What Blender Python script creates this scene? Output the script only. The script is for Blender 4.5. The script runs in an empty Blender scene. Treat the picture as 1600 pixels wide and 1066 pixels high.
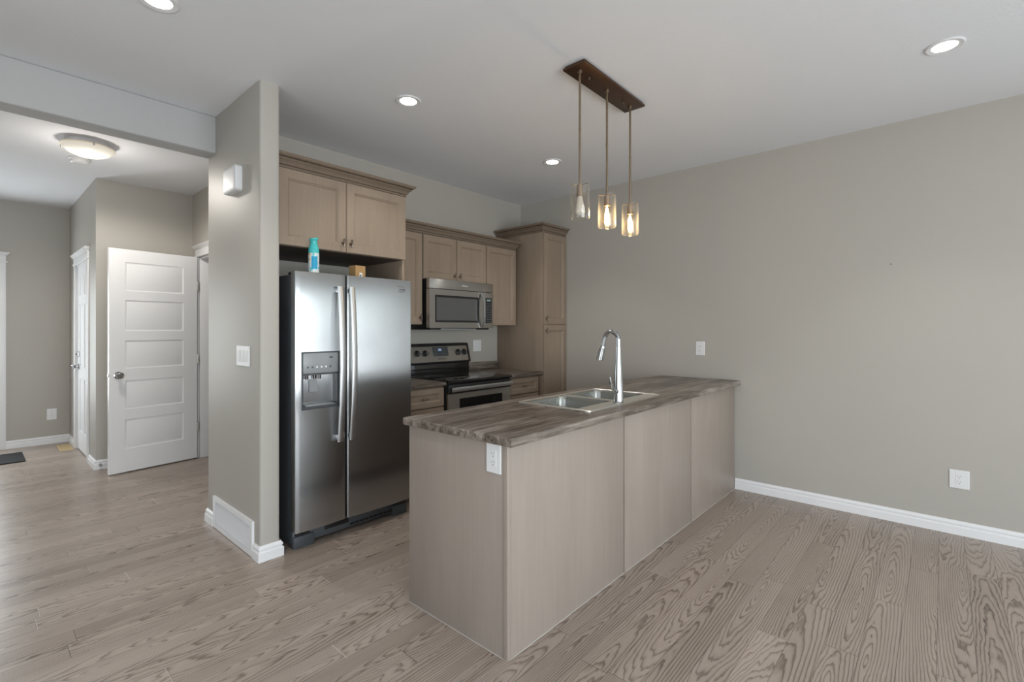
import bpy, bmesh, math, random
from mathutils import Vector, Matrix
random.seed(7)
PI = math.pi
S = bpy.context.scene
COL = S.collection

# ------------------------------------------------------------------ camera
CAM_X, CAM_Y, CAM_Z, YAW, F_PX = -4.3196, -3.7041, 1.3451, 0.8438, 757.36
cd = bpy.data.cameras.new('camera'); cam = bpy.data.objects.new('camera', cd); COL.objects.link(cam)
cam.location = (CAM_X, CAM_Y, CAM_Z); cam.rotation_euler = (PI/2, 0, -YAW)
cd.sensor_fit = 'HORIZONTAL'; cd.sensor_width = 36; cd.lens = F_PX/1600*36
cd.shift_y = -18.24/1600; cd.clip_start = .02
S.camera = cam

# ------------------------------------------------------------------ world, exposure
S.view_settings.view_transform = 'Standard'; S.view_settings.look = 'None'
S.view_settings.gamma = 1; S.view_settings.use_curve_mapping = False
S.view_settings.exposure = 0.32
W = bpy.data.worlds.new('World'); S.world = W; W.use_nodes = True
wn = W.node_tree.nodes; wn.clear()
bg = wn.new('ShaderNodeBackground'); wo = wn.new('ShaderNodeOutputWorld'); sky = wn.new('ShaderNodeTexSky')
sky.sky_type = 'NISHITA'; sky.sun_disc = False; sky.sun_elevation = math.radians(40)
bg.inputs[1].default_value = 0.12
W.node_tree.links.new(sky.outputs[0], bg.inputs[0]); W.node_tree.links.new(bg.outputs[0], wo.inputs[0])

H = 2.794                       # ceiling height
REAR, LEFT = -7.3, -6.4         # unseen far sides of the room behind the camera

# ------------------------------------------------------------------ daylight through the windows of the room
def area(name, loc, rot, sx, sy, power, color=(1, 1, 1), spread=PI):
    l = bpy.data.lights.new(name, 'AREA'); l.shape = 'RECTANGLE'; l.size = sx; l.size_y = sy
    l.energy = power; l.color = color; l.spread = spread
    o = bpy.data.objects.new(name, l); COL.objects.link(o); o.location = loc; o.rotation_euler = rot
    return o
DAY = (.91, .965, 1.0)
area('daylight_rear', (-3.85, REAR-.12, 1.15), (PI/2+.2, 0, 0), 4.1, 1.8, 200, DAY)
area('daylight_right', (.12, -5.7, 1.3), (PI/2, 0, PI/2), 2.6, 1.5, 15, DAY)
area('daylight_left', (LEFT-.12, -4.0, 1.15), (PI/2+.2, 0, -PI/2), 4.2, 1.8, 48, DAY)
area('daylight_entry', (-4.52, 4.27, 1.25), (PI/2, 0, PI), .5, 1.6, 34, DAY)

# ------------------------------------------------------------------ material helpers
class NT:
    def __init__(s, name):
        s.m = bpy.data.materials.new(name); s.m.use_nodes = True
        s.t = s.m.node_tree; s.n = s.t.nodes; s.n.clear()
        s.out = s.n.new('ShaderNodeOutputMaterial')
    def link(s, a, b): s.t.links.new(a, b)
    def put(s, sock, v):
        if isinstance(v, bpy.types.NodeSocket): s.link(v, sock)
        elif v is not None:
            if isinstance(v, (tuple, list)) and len(v) == 3 and sock.type == 'RGBA': v = (*v, 1)
            sock.default_value = v
    def math(s, op, a, b=None, c=None):
        n = s.n.new('ShaderNodeMath'); n.operation = op
        for i, v in enumerate((a, b, c)):
            if v is not None: s.put(n.inputs[i], v)
        return n.outputs[0]
    def obj(s):
        return s.n.new('ShaderNodeTexCoord').outputs['Object']
    def sep(s, v):
        n = s.n.new('ShaderNodeSeparateXYZ'); s.put(n.inputs[0], v); return n.outputs
    def comb(s, x, y, z):
        n = s.n.new('ShaderNodeCombineXYZ')
        for i, v in enumerate((x, y, z)): s.put(n.inputs[i], v)
        return n.outputs[0]
    def scale(s, v, k):
        n = s.n.new('ShaderNodeMapping'); s.put(n.inputs[0], v); n.inputs['Scale'].default_value = k; return n.outputs[0]
    def noise(s, v, sc=1, detail=2, rough=.5, dist=0, dim='3D'):
        n = s.n.new('ShaderNodeTexNoise'); n.noise_dimensions = dim
        s.put(n.inputs['Vector'], v); n.inputs['Scale'].default_value = sc
        n.inputs['Detail'].default_value = detail; n.inputs['Roughness'].default_value = rough
        n.inputs['Distortion'].default_value = dist
        return n.outputs['Fac'] if 'Fac' in n.outputs else n.outputs[0]
    def white(s, v):
        n = s.n.new('ShaderNodeTexWhiteNoise'); n.noise_dimensions = '3D'; s.put(n.inputs[0], v); return n.outputs
    def ramp(s, f, stops, interp='LINEAR'):
        n = s.n.new('ShaderNodeValToRGB'); s.put(n.inputs[0], f); cr = n.color_ramp; cr.interpolation = interp
        while len(cr.elements) < len(stops): cr.elements.new(.5)
        for e, (p, c) in zip(cr.elements, stops):
            e.position = p; e.color = (*c, 1) if len(c) == 3 else c
        return n.outputs[0]
    def mix(s, f, a, b, mode='MIX'):
        n = s.n.new('ShaderNodeMix'); n.data_type = 'RGBA'; n.blend_type = mode
        s.put(n.inputs[0], f); s.put(n.inputs[6], a); s.put(n.inputs[7], b); return n.outputs[2]
    def bump(s, h, strength=.2, dist=.01):
        n = s.n.new('ShaderNodeBump'); s.put(n.inputs['Height'], h)
        n.inputs['Strength'].default_value = strength; n.inputs['Distance'].default_value = dist; return n.outputs[0]
    def bsdf(s, color, rough=.5, metal=0, normal=None, spec=.5, coat=0, aniso=0, tangent=None, emit=None, estr=0, coat_rough=.1):
        n = s.n.new('ShaderNodeBsdfPrincipled')
        s.put(n.inputs['Base Color'], color); s.put(n.inputs['Roughness'], rough); s.put(n.inputs['Metallic'], metal)
        s.put(n.inputs['Specular IOR Level'], spec); s.put(n.inputs['Coat Weight'], coat); s.put(n.inputs['Coat Roughness'], coat_rough)
        if aniso: s.put(n.inputs['Anisotropic'], aniso)
        if tangent is not None: s.put(n.inputs['Tangent'], tangent)
        if normal is not None: s.put(n.inputs['Normal'], normal)
        if emit is not None: s.put(n.inputs['Emission Color'], emit); s.put(n.inputs['Emission Strength'], estr)
        s.link(n.outputs[0], s.out.inputs[0]); return n
def lin(r, g, b):
    f = lambda c: (c/255/12.92 if c/255 <= .04045 else ((c/255+.055)/1.055)**2.4)
    return (f(r), f(g), f(b))
def plain(name, color, rough=.5, metal=0, var=.04, **k):
    t = NT(name); c = t.noise(t.obj(), 6, 3)
    col = t.mix(c, tuple(x*(1-var) for x in color), tuple(min(1, x*(1+var)) for x in color))
    t.bsdf(col, rough, metal, **k); return t.m

M = {}
def paint(name, color, rough, bump, sc):
    t = NT(name); o = t.obj(); n = t.noise(o, sc, 3, .6); v = t.noise(o, 1.3, 2)
    col = t.mix(v, tuple(c*.98 for c in color), tuple(c*1.02 for c in color))
    t.bsdf(col, rough, 0, normal=t.bump(n, bump, .004), spec=.32); return t.m
M['wall'] = paint('greige_wall_paint', (.435, .411, .373), .48, .06, 220)
M['ceiling'] = paint('white_ceiling_texture', (.79, .80, .83), .9, .35, 95)
M['beam'] = paint('shaded_white_beam_paint', (.47, .47, .47), .8, .25, 95)  # white beam; the dimness near the ceiling is put into this grey
M['trim'] = paint('white_trim_paint', (.80, .80, .81), .3, .02, 60)
M['doorwhite'] = paint('white_door_paint', (.82, .82, .83), .35, .03, 90)

def floor_mat():
    t = NT('oak_laminate_floor'); x, y, z = t.sep(t.obj())
    PW, PL = .1203, 1.22
    yr = t.math('DIVIDE', t.math('ADD', y, 3.564 + PW*60), PW)
    row = t.math('FLOOR', yr); fy = t.math('FRACT', yr)
    sh = t.white(t.comb(row, 3.7, 1.1))[0]
    xr = t.math('ADD', t.math('DIVIDE', x, PL), t.math('MULTIPLY', sh, 7.31))
    colm = t.math('FLOOR', xr); fx = t.math('FRACT', xr)
    rv, rc = t.white(t.comb(row, colm, .5))
    r1, r2, r3 = t.sep(rc)
    yl = t.math('MULTIPLY', t.math('SUBTRACT', fy, .5), PW)
    xl = t.math('MULTIPLY', t.math('SUBTRACT', fx, .5), PL)
    # a flat-sawn board: rings of a tilted trunk cut by the board's face
    seed = t.comb(t.math('MULTIPLY', r1, 37), t.math('MULTIPLY', r2, 53), t.math('MULTIPLY', r3, 71))
    pv = t.n.new('ShaderNodeVectorMath'); pv.operation = 'ADD'
    t.put(pv.inputs[0], t.comb(t.math('MULTIPLY', xl, 3.2), t.math('MULTIPLY', yl, 14), 0)); t.put(pv.inputs[1], seed)
    n1 = t.math('SUBTRACT', t.noise(pv.outputs[0], 1.0, 3, .55), .5)
    pv2 = t.n.new('ShaderNodeVectorMath'); pv2.operation = 'ADD'
    t.put(pv2.inputs[0], t.comb(t.math('MULTIPLY', xl, 14), t.math('MULTIPLY', yl, 60), 0)); t.put(pv2.inputs[1], seed)
    n2 = t.math('SUBTRACT', t.noise(pv2.outputs[0], 1.0, 2, .5), .5)
    off = t.math('MULTIPLY', t.math('SUBTRACT', r1, .5), .15)
    hh = t.math('ADD', t.math('MULTIPLY', t.math('SUBTRACT', r2, .5), .12),
                t.math('MULTIPLY', xl, t.math('ADD', t.math('MULTIPLY', r3, .09), .03)))
    hh = t.math('ADD', hh, t.math('MULTIPLY', n1, .045))
    yy = t.math('ADD', t.math('ADD', yl, off), t.math('MULTIPLY', n1, .016))
    d = t.math('SQRT', t.math('ADD', t.math('MULTIPLY', yy, yy), t.math('MULTIPLY', hh, hh)))
    d = t.math('ADD', d, t.math('MULTIPLY', n2, .0020))
    ring = t.math('FRACT', t.math('MULTIPLY', t.math('POWER', d, .86), t.math('ADD', 54, t.math('MULTIPLY', rv, 46))))
    line = t.ramp(ring, [(0, (.82,)*3), (.35, (.92,)*3), (.64, (.72,)*3), (.84, (.26,)*3), (.92, (.18,)*3), (1, (.82,)*3)])
    fine = t.noise(t.comb(t.math('ADD', t.math('MULTIPLY', x, 9), t.math('MULTIPLY', r1, 40)), t.math('MULTIPLY', y, 420), 0), 1, 3, .6)
    broad = t.noise(t.comb(t.math('MULTIPLY', x, 1.2), t.math('MULTIPLY', y, 9), t.math('MULTIPLY', r2, 30)), 1, 2)
    v = t.math('ADD', t.math('MULTIPLY', line, .62), t.math('MULTIPLY', fine, .38))
    v = t.math('ADD', v, t.math('MULTIPLY', t.math('SUBTRACT', broad, .5), .35))
    v = t.math('ADD', v, t.math('MULTIPLY', t.math('SUBTRACT', r3, .5), .20))
    c = t.ramp(v, [(.15, (.120, .090, .070)), (.42, (.245, .196, .160)), (.68, (.372, .306, .257)), (.95, (.46, .388, .335))])
    gy = t.math('MINIMUM', fy, t.math('SUBTRACT', 1, fy)); gx = t.math('MINIMUM', fx, t.math('SUBTRACT', 1, fx))
    gap = t.math('MAXIMUM', t.math('LESS_THAN', gy, .009), t.math('LESS_THAN', gx, .0012))
    chip = t.math('MULTIPLY', t.math('LESS_THAN', gx, .0022), t.math('GREATER_THAN', r3, .72))
    c = t.mix(t.math('MULTIPLY', gap, .62), c, (.05, .04, .033))
    c = t.mix(t.math('MULTIPLY', chip, .8), c, (.55, .50, .44))
    hgt = t.math('SUBTRACT', t.math('MULTIPLY', v, .25), gap)
    rough = t.math('ADD', .25, t.math('MULTIPLY', v, .12))
    t.bsdf(c, rough, 0, normal=t.bump(hgt, .12, .002), spec=.45)
    return t.m
M['floor'] = floor_mat()

def cab_mat(name, dark, light, axis='z', rough=.42):
    t = NT(name); x, y, z = t.sep(t.obj())
    if axis == 'z': v = t.comb(t.math('MULTIPLY', x, 60), t.math('MULTIPLY', y, 60), t.math('MULTIPLY', z, 2.2)); b = t.comb(t.math('MULTIPLY', x, 4), t.math('MULTIPLY', y, 4), t.math('MULTIPLY', z, .9))
    else: v = t.comb(t.math('MULTIPLY', x, 2.2), t.math('MULTIPLY', y, 60), t.math('MULTIPLY', z, 60)); b = t.comb(t.math('MULTIPLY', x, 1), t.math('MULTIPLY', y, 4), t.math('MULTIPLY', z, 4))
    f = t.noise(v, 1, 4, .6); w = t.noise(b, 1.4, 3, .55, .6)
    k = t.math('ADD', t.math('MULTIPLY', f, .4), t.math('MULTIPLY', w, .6))
    c = t.ramp(k, [(.3, dark), (.7, light)])
    t.bsdf(c, rough, 0, normal=t.bump(f, .04, .002), spec=.4); return t.m
CD, CL = (.236, .180, .134), (.306, .238, .181)
M['cab'] = cab_mat('taupe_stained_maple', CD, CL)
M['cabh'] = cab_mat('taupe_stained_maple_rail', CD, CL, 'x')
M['pen'] = cab_mat('taupe_stained_maple_panel', (.295, .247, .212), (.352, .298, .258))
M['crown'] = cab_mat('taupe_stained_crown', (.165, .124, .091), (.215, .165, .124), 'x', .26)

def counter_mat():
    t = NT('dark_driftwood_laminate'); x, y, z = t.sep(t.obj())
    o = t.comb(t.math('MULTIPLY', x, 3.0), t.math('MULTIPLY', y, 26), t.math('MULTIPLY', z, 26))
    a = t.noise(o, 1, 5, .62, .5)
    o2 = t.comb(t.math('MULTIPLY', x, 9), t.math('MULTIPLY', y, 95), t.math('MULTIPLY', z, 95))
    b = t.noise(o2, 1, 4, .65)
    st = t.white(t.comb(t.math('FLOOR', t.math('MULTIPLY', y, 11)), t.math('FLOOR', t.math('ADD', t.math('MULTIPLY', x, 1.1), t.math('MULTIPLY', t.math('FLOOR', t.math('MULTIPLY', y, 11)), .37))), 0))[0]
    k = t.math('ADD', t.math('ADD', t.math('MULTIPLY', a, .62), t.math('MULTIPLY', b, .32)), t.math('MULTIPLY', st, .10))
    c = t.ramp(k, [(.37, (.040, .031, .025)), (.46, (.110, .088, .071)), (.54, (.190, .158, .132)), (.66, (.33, .29, .257))])
    t.bsdf(c, t.math('ADD', .27, t.math('MULTIPLY', b, .15)), 0, normal=t.bump(b, .08, .002), spec=.5); return t.m
M['counter'] = counter_mat()

def steel(name, color, rough, grain, aniso=1.0):
    t = NT(name); x, y, z = t.sep(t.obj())
    if grain == 'z': v = t.comb(t.math('MULTIPLY', x, 900), t.math('MULTIPLY', y, 900), t.math('MULTIPLY', z, 4)); ax = 'X'
    else: v = t.comb(t.math('MULTIPLY', x, 4), t.math('MULTIPLY', y, 900), t.math('MULTIPLY', z, 900)); ax = 'Z'
    f = t.noise(v, 1, 2, .5); sm = t.noise(t.obj(), 5, 4, .6, .4)
    c = t.mix(f, tuple(q*.93 for q in color), tuple(min(1, q*1.05) for q in color))
    r = t.math('ADD', rough-.04, t.math('ADD', t.math('MULTIPLY', sm, .06), t.math('MULTIPLY', f, .04)))
    tan = t.comb(1, 0, 0) if grain == 'z' else t.comb(0, 0, 1)
    t.bsdf(c, r, 1, aniso=aniso, tangent=tan); return t.m
M['steel'] = steel('brushed_stainless_door', (.44, .455, .47), .23, 'z')
M['steelh'] = steel('brushed_stainless_trim', (.60, .59, .57), .30, 'x')
M['steelbar'] = plain('satin_steel_bar', (.62, .63, .64), .38, 1)
M['sink'] = plain('stainless_sink_rim_lit', (.88, .86, .81), .3, 1)  # sink steel brightened, the rim's highlights put into the colour
M['basin'] = plain('stainless_sink_bowl_shaded', (.40, .405, .385), .25, 1)  # same steel darkened, the shade inside the bowls put into the colour
M['chrome'] = plain('polished_chrome', (.47, .485, .50), .06, 1, .01)
M['socket'] = plain('copper_brown_socket', (.36, .27, .19), .35, .9)
M['nickel'] = plain('satin_nickel', (.50, .46, .41), .3, 1)
M['pull'] = plain('antique_nickel_pull', (.20, .165, .13), .32, 1)
M['bronze'] = plain('oil_rubbed_bronze', (.105, .058, .036), .36, .75)
M['rod'] = plain('bronze_rod', (.30, .235, .165), .32, .9)
M['fridgeside'] = plain('charcoal_fridge_side', (.048, .054, .062), .45)
M['grille'] = plain('dark_grey_plastic', (.060, .066, .074), .5)
M['black'] = plain('black_plastic', (.010, .010, .011), .4)
M['blackglass'] = plain('black_ceramic_glass', (.006, .006, .007), .06, coat=.3)
M['ovenglass'] = plain('dark_oven_glass', (.012, .012, .013), .07)
M['mwglass'] = plain('grey_microwave_window', (.085, .085, .085), .25)
M['disp'] = plain('grey_dispenser_plastic', (.30, .315, .325), .3)
M['dispdark'] = plain('dark_dispenser_recess', (.085, .088, .092), .4)
M['plastic'] = plain('white_plastic', (.74, .74, .75), .42, 0, .01)
M['slot'] = plain('grey_outlet_slot', (.10, .10, .10), .6)
M['mat'] = plain('black_doormat_pile', (.008, .008, .008), .95, 0, .3)
M['tan'] = plain('tan_register', (.58, .44, .24), .5)
M['rubber'] = plain('grey_rubber', (.30, .30, .30), .6)
M['caulk'] = plain('white_caulk', (.50, .48, .45), .6)
M['underside'] = plain('brown_cabinet_interior', (.085, .062, .047), .6)
M['teal'] = plain('teal_plastic_cap', (.06, .50, .50), .35)
M['badge'] = plain('dark_badge', (.11, .11, .115), .35, .4)
M['whitebadge'] = plain('light_badge', (.78, .78, .78), .35)
M['ledgrey'] = plain('grey_key_print', (.075, .085, .09), .4)
M['cream'] = plain('cream_light_rim', (.78, .72, .60), .35)
M['print'] = plain('black_print', (.02, .018, .016), .6)
M['slotcap'] = plain('brown_screw_cap', (.06, .04, .03), .4)

def emit_mat(name, color, strength, base=(.8, .8, .8)):
    t = NT(name); n = t.noise(t.obj(), 3, 1)
    t.bsdf(base, .4, 0, emit=t.mix(n, color, tuple(min(1, c*1.02) for c in color)), estr=strength); return t.m
M['led'] = emit_mat('recessed_led_lens', (1, .99, .97), 7)
M['bowl'] = None
M['filament'] = emit_mat('glowing_filament', (1, .72, .36), 34)
M['display'] = emit_mat('blue_display_digits', (.40, .58, .9), .35, (.02, .02, .03))
M['mwdisplay'] = emit_mat('green_display_digits', (.50, .68, .64), .2, (.02, .03, .03))

def bowl_mat():
    t = NT('alabaster_glass_bowl'); n = t.noise(t.obj(), 9, 4, .6, .8)
    x, y, z = t.sep(t.obj())
    q = t.math('ADD', t.math('MULTIPLY', t.math('SUBTRACT', x, .03), t.math('SUBTRACT', x, .03)), t.math('MULTIPLY', y, y))
    e = t.math('ADD', .30, t.math('MULTIPLY', 1.1, t.math('POWER', 2.718, t.math('MULTIPLY', q, -190))))
    t.bsdf((.50, .47, .41), .3, 0, emit=t.mix(n, (1, .92, .78), (1, .97, .88)), estr=e); return t.m
M['bowl'] = bowl_mat()

def glass(name, tint, edge=.45, rough=.02, base=.04, edge_white=0):
    """thin clear glass: mostly see-through, mirror-like towards grazing angles from either side"""
    t = NT(name); lw = t.n.new('ShaderNodeLayerWeight'); lw.inputs[0].default_value = .5
    tr = t.n.new('ShaderNodeBsdfTransparent'); g = t.n.new('ShaderNodeBsdfGlossy')
    nz = t.noise(t.obj(), 12, 2); g.inputs['Roughness'].default_value = rough
    t.put(tr.inputs[0], t.mix(nz, tint, tuple(min(1, c*1.01) for c in tint)))
    f = t.math('ADD', base, t.math('MULTIPLY', t.math('POWER', lw.outputs['Facing'], 3.0), edge))
    df = t.n.new('ShaderNodeBsdfDiffuse'); df.inputs[0].default_value = (.9, .88, .84, 1)  # white diffuse stands in for bright reflections along the glass edges
    gm = t.n.new('ShaderNodeMixShader'); gm.inputs[0].default_value = edge_white
    t.link(g.outputs[0], gm.inputs[1]); t.link(df.outputs[0], gm.inputs[2])
    m = t.n.new('ShaderNodeMixShader'); t.put(m.inputs[0], f)
    t.link(tr.outputs[0], m.inputs[1]); t.link(gm.outputs[0], m.inputs[2]); t.link(m.outputs[0], t.out.inputs[0]); return t.m
M['shade'] = glass('clear_pendant_glass', (.965, .95, .925), 1.0, .04, .05, .2)
M['bulbglass'] = glass('warm_bulb_glass', (.97, .90, .78), .3, .03)
M['bulbfrost'] = plain('pale_bulb_glass', (.62, .58, .52), .15)
M['pane'] = glass('window_glass', (.97, .98, .98), .4)

def can_mat():
    t = NT('printed_can_label'); x, y, z = t.sep(t.obj())
    n = t.noise(t.comb(t.math('MULTIPLY', x, 45), t.math('MULTIPLY', y, 45), t.math('MULTIPLY', z, 30)), 1, 2)
    base = t.ramp(n, [(.36, (.16, .55, .62)), (.45, (.66, .72, .72)), (.55, (.74, .76, .76)), (.66, (.74, .42, .16))], 'CONSTANT')
    band = t.math('MULTIPLY', t.math('LESS_THAN', t.math('ABSOLUTE', t.math('SUBTRACT', z, .085)), .040), t.math('LESS_THAN', t.math('ABSOLUTE', t.math('ADD', x, .008)), .017))
    c = t.mix(band, base, (.02, .33, .55)); t.bsdf(c, .3, .1); return t.m
M['canlabel'] = can_mat()
M['cardboard'] = plain('kraft_cardboard', (.40, .24, .10), .75, 0, .1)

# ------------------------------------------------------------------ mesh helpers
class MB:
    def __init__(s): s.bm = bmesh.new()
    def box(s, x0, x1, y0, y1, z0, z1, bev=0, seg=2, mat=None):
        t = bmesh.new(); r = bmesh.ops.create_cube(t, size=1)
        for v in t.verts:
            v.co = Vector((x0+(v.co.x+.5)*(x1-x0), y0+(v.co.y+.5)*(y1-y0), z0+(v.co.z+.5)*(z1-z0)))
        if bev: bmesh.ops.bevel(t, geom=t.edges[:], offset=bev, segments=seg, affect='EDGES', profile=.5)
        if mat is not None:
            for v in t.verts: v.co = mat @ v.co
        s.merge(t); return s
    def merge(s, t):
        me = bpy.data.meshes.new('t'); t.to_mesh(me); t.free(); s.bm.from_mesh(me); bpy.data.meshes.remove(me)
    def rings(s, loops, cap0=True, cap1=True, closed=True):
        bm = s.bm; L = [[bm.verts.new(p) for p in l] for l in loops]
        n = len(L[0])
        for a, b in zip(L, L[1:]):
            for i in range(n if closed else n-1):
                j = (i+1) % n
                try: bm.faces.new((a[i], a[j], b[j], b[i]))
                except ValueError: pass
        if cap0: bm.faces.new(L[0][::-1])
        if cap1: bm.faces.new(L[-1])
        return s
    def lathe(s, prof, c=(0, 0, 0), axis='z', seg=32, cap0=True, cap1=True, sy=1):
        loops = []
        for r, h in prof:
            l = []
            for i in range(seg):
                a = 2*PI*i/seg; u, v = r*math.cos(a), r*math.sin(a)*sy
                p = {'z': (u, v, h), 'y': (u, h, -v), 'x': (h, u, v)}[axis]
                l.append((c[0]+p[0], c[1]+p[1], c[2]+p[2]))
            loops.append(l)
        return s.rings(loops, cap0, cap1)
    def tube(s, pts, rad, seg=16, flat=1.0, up=Vector((0, 0, 1))):
        pts = [Vector(p) for p in pts]; n = len(pts); loops = []
        prev = None
        for i, p in enumerate(pts):
            d = (pts[min(i+1, n-1)]-pts[max(i-1, 0)]).normalized()
            if prev is None:
                a = up if abs(d.dot(up)) < .95 else Vector((1, 0, 0)); u = d.cross(a).normalized()
            else: u = (prev-d*prev.dot(d)).normalized()
            prev = u; w = d.cross(u)
            r = rad[i] if isinstance(rad, (list, tuple)) else rad
            loops.append([p+u*math.cos(2*PI*k/seg)*r+w*math.sin(2*PI*k/seg)*r*flat for k in range(seg)])
        return s.rings(loops)
    def prism(s, poly, place):          # poly of (a,b), place(a,b,t) t in {0,1}
        return s.rings([[place(a, b, 0) for a, b in poly], [place(a, b, 1) for a, b in poly]])
    def sweep(s, prof, path, z0):
        """prof: closed polygon of (out, up); path of (x, y); out = to the right of travel; mitred."""
        P = [Vector(p) for p in path]; loops = []
        nrm = lambda d: Vector((d.y, -d.x))
        for i, p in enumerate(P):
            if i == 0: o = nrm((P[1]-P[0]).normalized())
            elif i == len(P)-1: o = nrm((P[-1]-P[-2]).normalized())
            else:
                a = nrm((P[i]-P[i-1]).normalized()); b = nrm((P[i+1]-P[i]).normalized())
                o = (a+b)/(1+a.dot(b))
            loops.append([(p.x+o.x*u, p.y+o.y*u, z0+v) for u, v in prof])
        return s.rings(loops)
    def slab(s, us, vs, panels, place, thick, loops, holes=(), back=True):
        """grid slab: us, vs cut lines; cells in panels get stepped loops (inset, depth); place(u,v,d)."""
        bm = s.bm
        V = {}
        def vert(u, v, d):
            k = (round(u, 5), round(v, 5), round(d, 5))
            if k not in V: V[k] = bm.verts.new(place(u, v, d))
            return V[k]
        def q(pts):
            try: bm.faces.new([vert(*p) for p in pts])
            except ValueError: pass
        for i in range(len(us)-1):
            for j in range(len(vs)-1):
                a, b, c, d = us[i], us[i+1], vs[j], vs[j+1]
                if (i, j) in holes:
                    R = lambda dd: [(a, c, dd), (b, c, dd), (b, d, dd), (a, d, dd)]
                    r0, r1 = R(0), R(thick)
                    for k in range(4): q([r0[k], r0[(k+1) % 4], r1[(k+1) % 4], r1[k]])
                elif (i, j) in panels:
                    prev = [(a, c, 0), (b, c, 0), (b, d, 0), (a, d, 0)]
                    for ins, dep in loops:
                        cur = [(a+ins, c+ins, dep), (b-ins, c+ins, dep), (b-ins, d-ins, dep), (a+ins, d-ins, dep)]
                        for k in range(4): q([prev[k], prev[(k+1) % 4], cur[(k+1) % 4], cur[k]])
                        prev = cur
                    q(prev)
                else: q([(a, c, 0), (b, c, 0), (b, d, 0), (a, d, 0)])
                if back and (i, j) not in holes: q([(a, c, thick), (a, d, thick), (b, d, thick), (b, c, thick)])
        for i in range(len(us)-1):
            for v in (vs[0], vs[-1]): q([(us[i], v, 0), (us[i+1], v, 0), (us[i+1], v, thick), (us[i], v, thick)])
        for j in range(len(vs)-1):
            for u in (us[0], us[-1]): q([(u, vs[j], 0), (u, vs[j+1], 0), (u, vs[j+1], thick), (u, vs[j], thick)])
        return s

LOC = {}
def obj(name, mb, mat, parent=None, smooth=.42, mods=None):
    root = parent
    while root is not None and root.parent is not None: root = root.parent
    off = root.location.copy() if root is not None else Vector((0, 0, 0))
    bm = mb.bm
    bmesh.ops.recalc_face_normals(bm, faces=bm.faces[:])
    if root is not None:
        inv = Matrix.Rotation(-root.rotation_euler.z, 4, 'Z')
        for v in bm.verts: v.co = inv @ (v.co-off) if not mb.__dict__.get('local') else v.co
    me = bpy.data.meshes.new(name); bm.to_mesh(me); bm.free()
    me.polygons.foreach_set('use_smooth', [True]*len(me.polygons)); me.set_sharp_from_angle(angle=smooth)
    me.materials.append(M[mat] if isinstance(mat, str) else mat)
    o = bpy.data.objects.new(name, me); COL.objects.link(o)
    if parent is not None: o.parent = parent
    return o
def thing(name, label, cat, loc=(0, 0, 0), rotz=0, group=None):
    o = bpy.data.objects.new(name, None); COL.objects.link(o); o.empty_display_size = .05
    o.location = loc; o.rotation_euler = (0, 0, rotz); o['label'] = label; o['category'] = cat
    if group: o['group'] = group
    return o
def single(name, mb, mat, label, cat, group=None):
    o = obj(name, mb, mat); o['label'] = label; o['category'] = cat
    if group: o['group'] = group
    return o
def struct(name, mb, mat, label=None, cat=None):
    o = obj(name, mb, mat); o['kind'] = 'structure'
    if label: o['label'] = label; o['category'] = cat
    return o
def dup(root, loc, rotz=None, label=None):
    r = root.copy(); COL.objects.link(r); r.location = loc
    if rotz is not None: r.rotation_euler = (0, 0, rotz)
    if label: r['label'] = label
    for ch in list(root.children):
        c = ch.copy(); COL.objects.link(c); c.parent = r
        for g in ch.children:
            d = g.copy(); COL.objects.link(d); d.parent = c
    return r
def rrect(x0, x1, y0, y1, r, seg=5):
    out = []
    for cx, cy, a0 in ((x1-r, y1-r, 0), (x0+r, y1-r, PI/2), (x0+r, y0+r, PI), (x1-r, y0+r, 1.5*PI)):
        for k in range(seg+1):
            a = a0+PI/2*k/seg; out.append((cx+r*math.cos(a), cy+r*math.sin(a)))
    return out

# ------------------------------------------------------------------ room shell
XS, XS2, YS, YS2 = -3.1935, -3.080, -.753, .1635        # partition beside the fridge
HX, HY, FX, FY = -2.70, 2.36, -3.50, 4.15                # hall: right wall, back wall, side wall, far wall
HL = -5.0                                               # hall's unseen left wall
struct('floor', MB().box(LEFT-.3, .3, REAR-.3, FY+.3, -.08, 0), 'floor', 'brown oak plank laminate floor through kitchen and hall', 'floor')
struct('ceiling', MB().box(LEFT-.3, .3, REAR-.3, FY+.3, H, H+.1), 'ceiling', 'white textured ceiling over kitchen and hall', 'ceiling')
def wall_with_holes(name, us, vs, holes, place, thick, label=None):
    struct(name, MB().slab(us, vs, (), place, thick, (), holes), 'wall', label, 'wall')
RW = dict(y0=-7.0, y1=-4.4, z0=.55, z1=2.05)
wall_with_holes('wall_right', [REAR, RW['y0'], RW['y1'], .16], [0, RW['z0'], RW['z1'], H], {(1, 1)}, lambda u, v, d: (d, u, v), .15, 'long greige wall on the right behind the peninsula')
struct('wall_back', MB().box(XS2, 0, 0, YS2, 0, H), 'wall', 'greige wall behind the kitchen cabinets', 'wall')
mb = MB()
mb.rings([[(x, y, 0) for x, y in rrect(XS, XS2, YS, YS2+.0, .018, 4)], [(x, y, H) for x, y in rrect(XS, XS2, YS, YS2, .018, 4)]])
struct('wall_partition', mb, 'wall', 'narrow greige partition wall standing left of the refrigerator', 'wall')
wall_with_holes('wall_rear', [LEFT, -5.9, -1.8, 0], [0, .25, 2.1, H], {(1, 1)}, lambda u, v, d: (u, REAR-d, v), .15)
wall_with_holes('wall_left', [REAR, -6.1, -1.9, YS2], [0, .25, 2.1, H], {(1, 1)}, lambda u, v, d: (LEFT-d, u, v), .15)
struct('wall_front_left', MB().box(LEFT, HL, 0, YS2, 0, H), 'wall')
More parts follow.
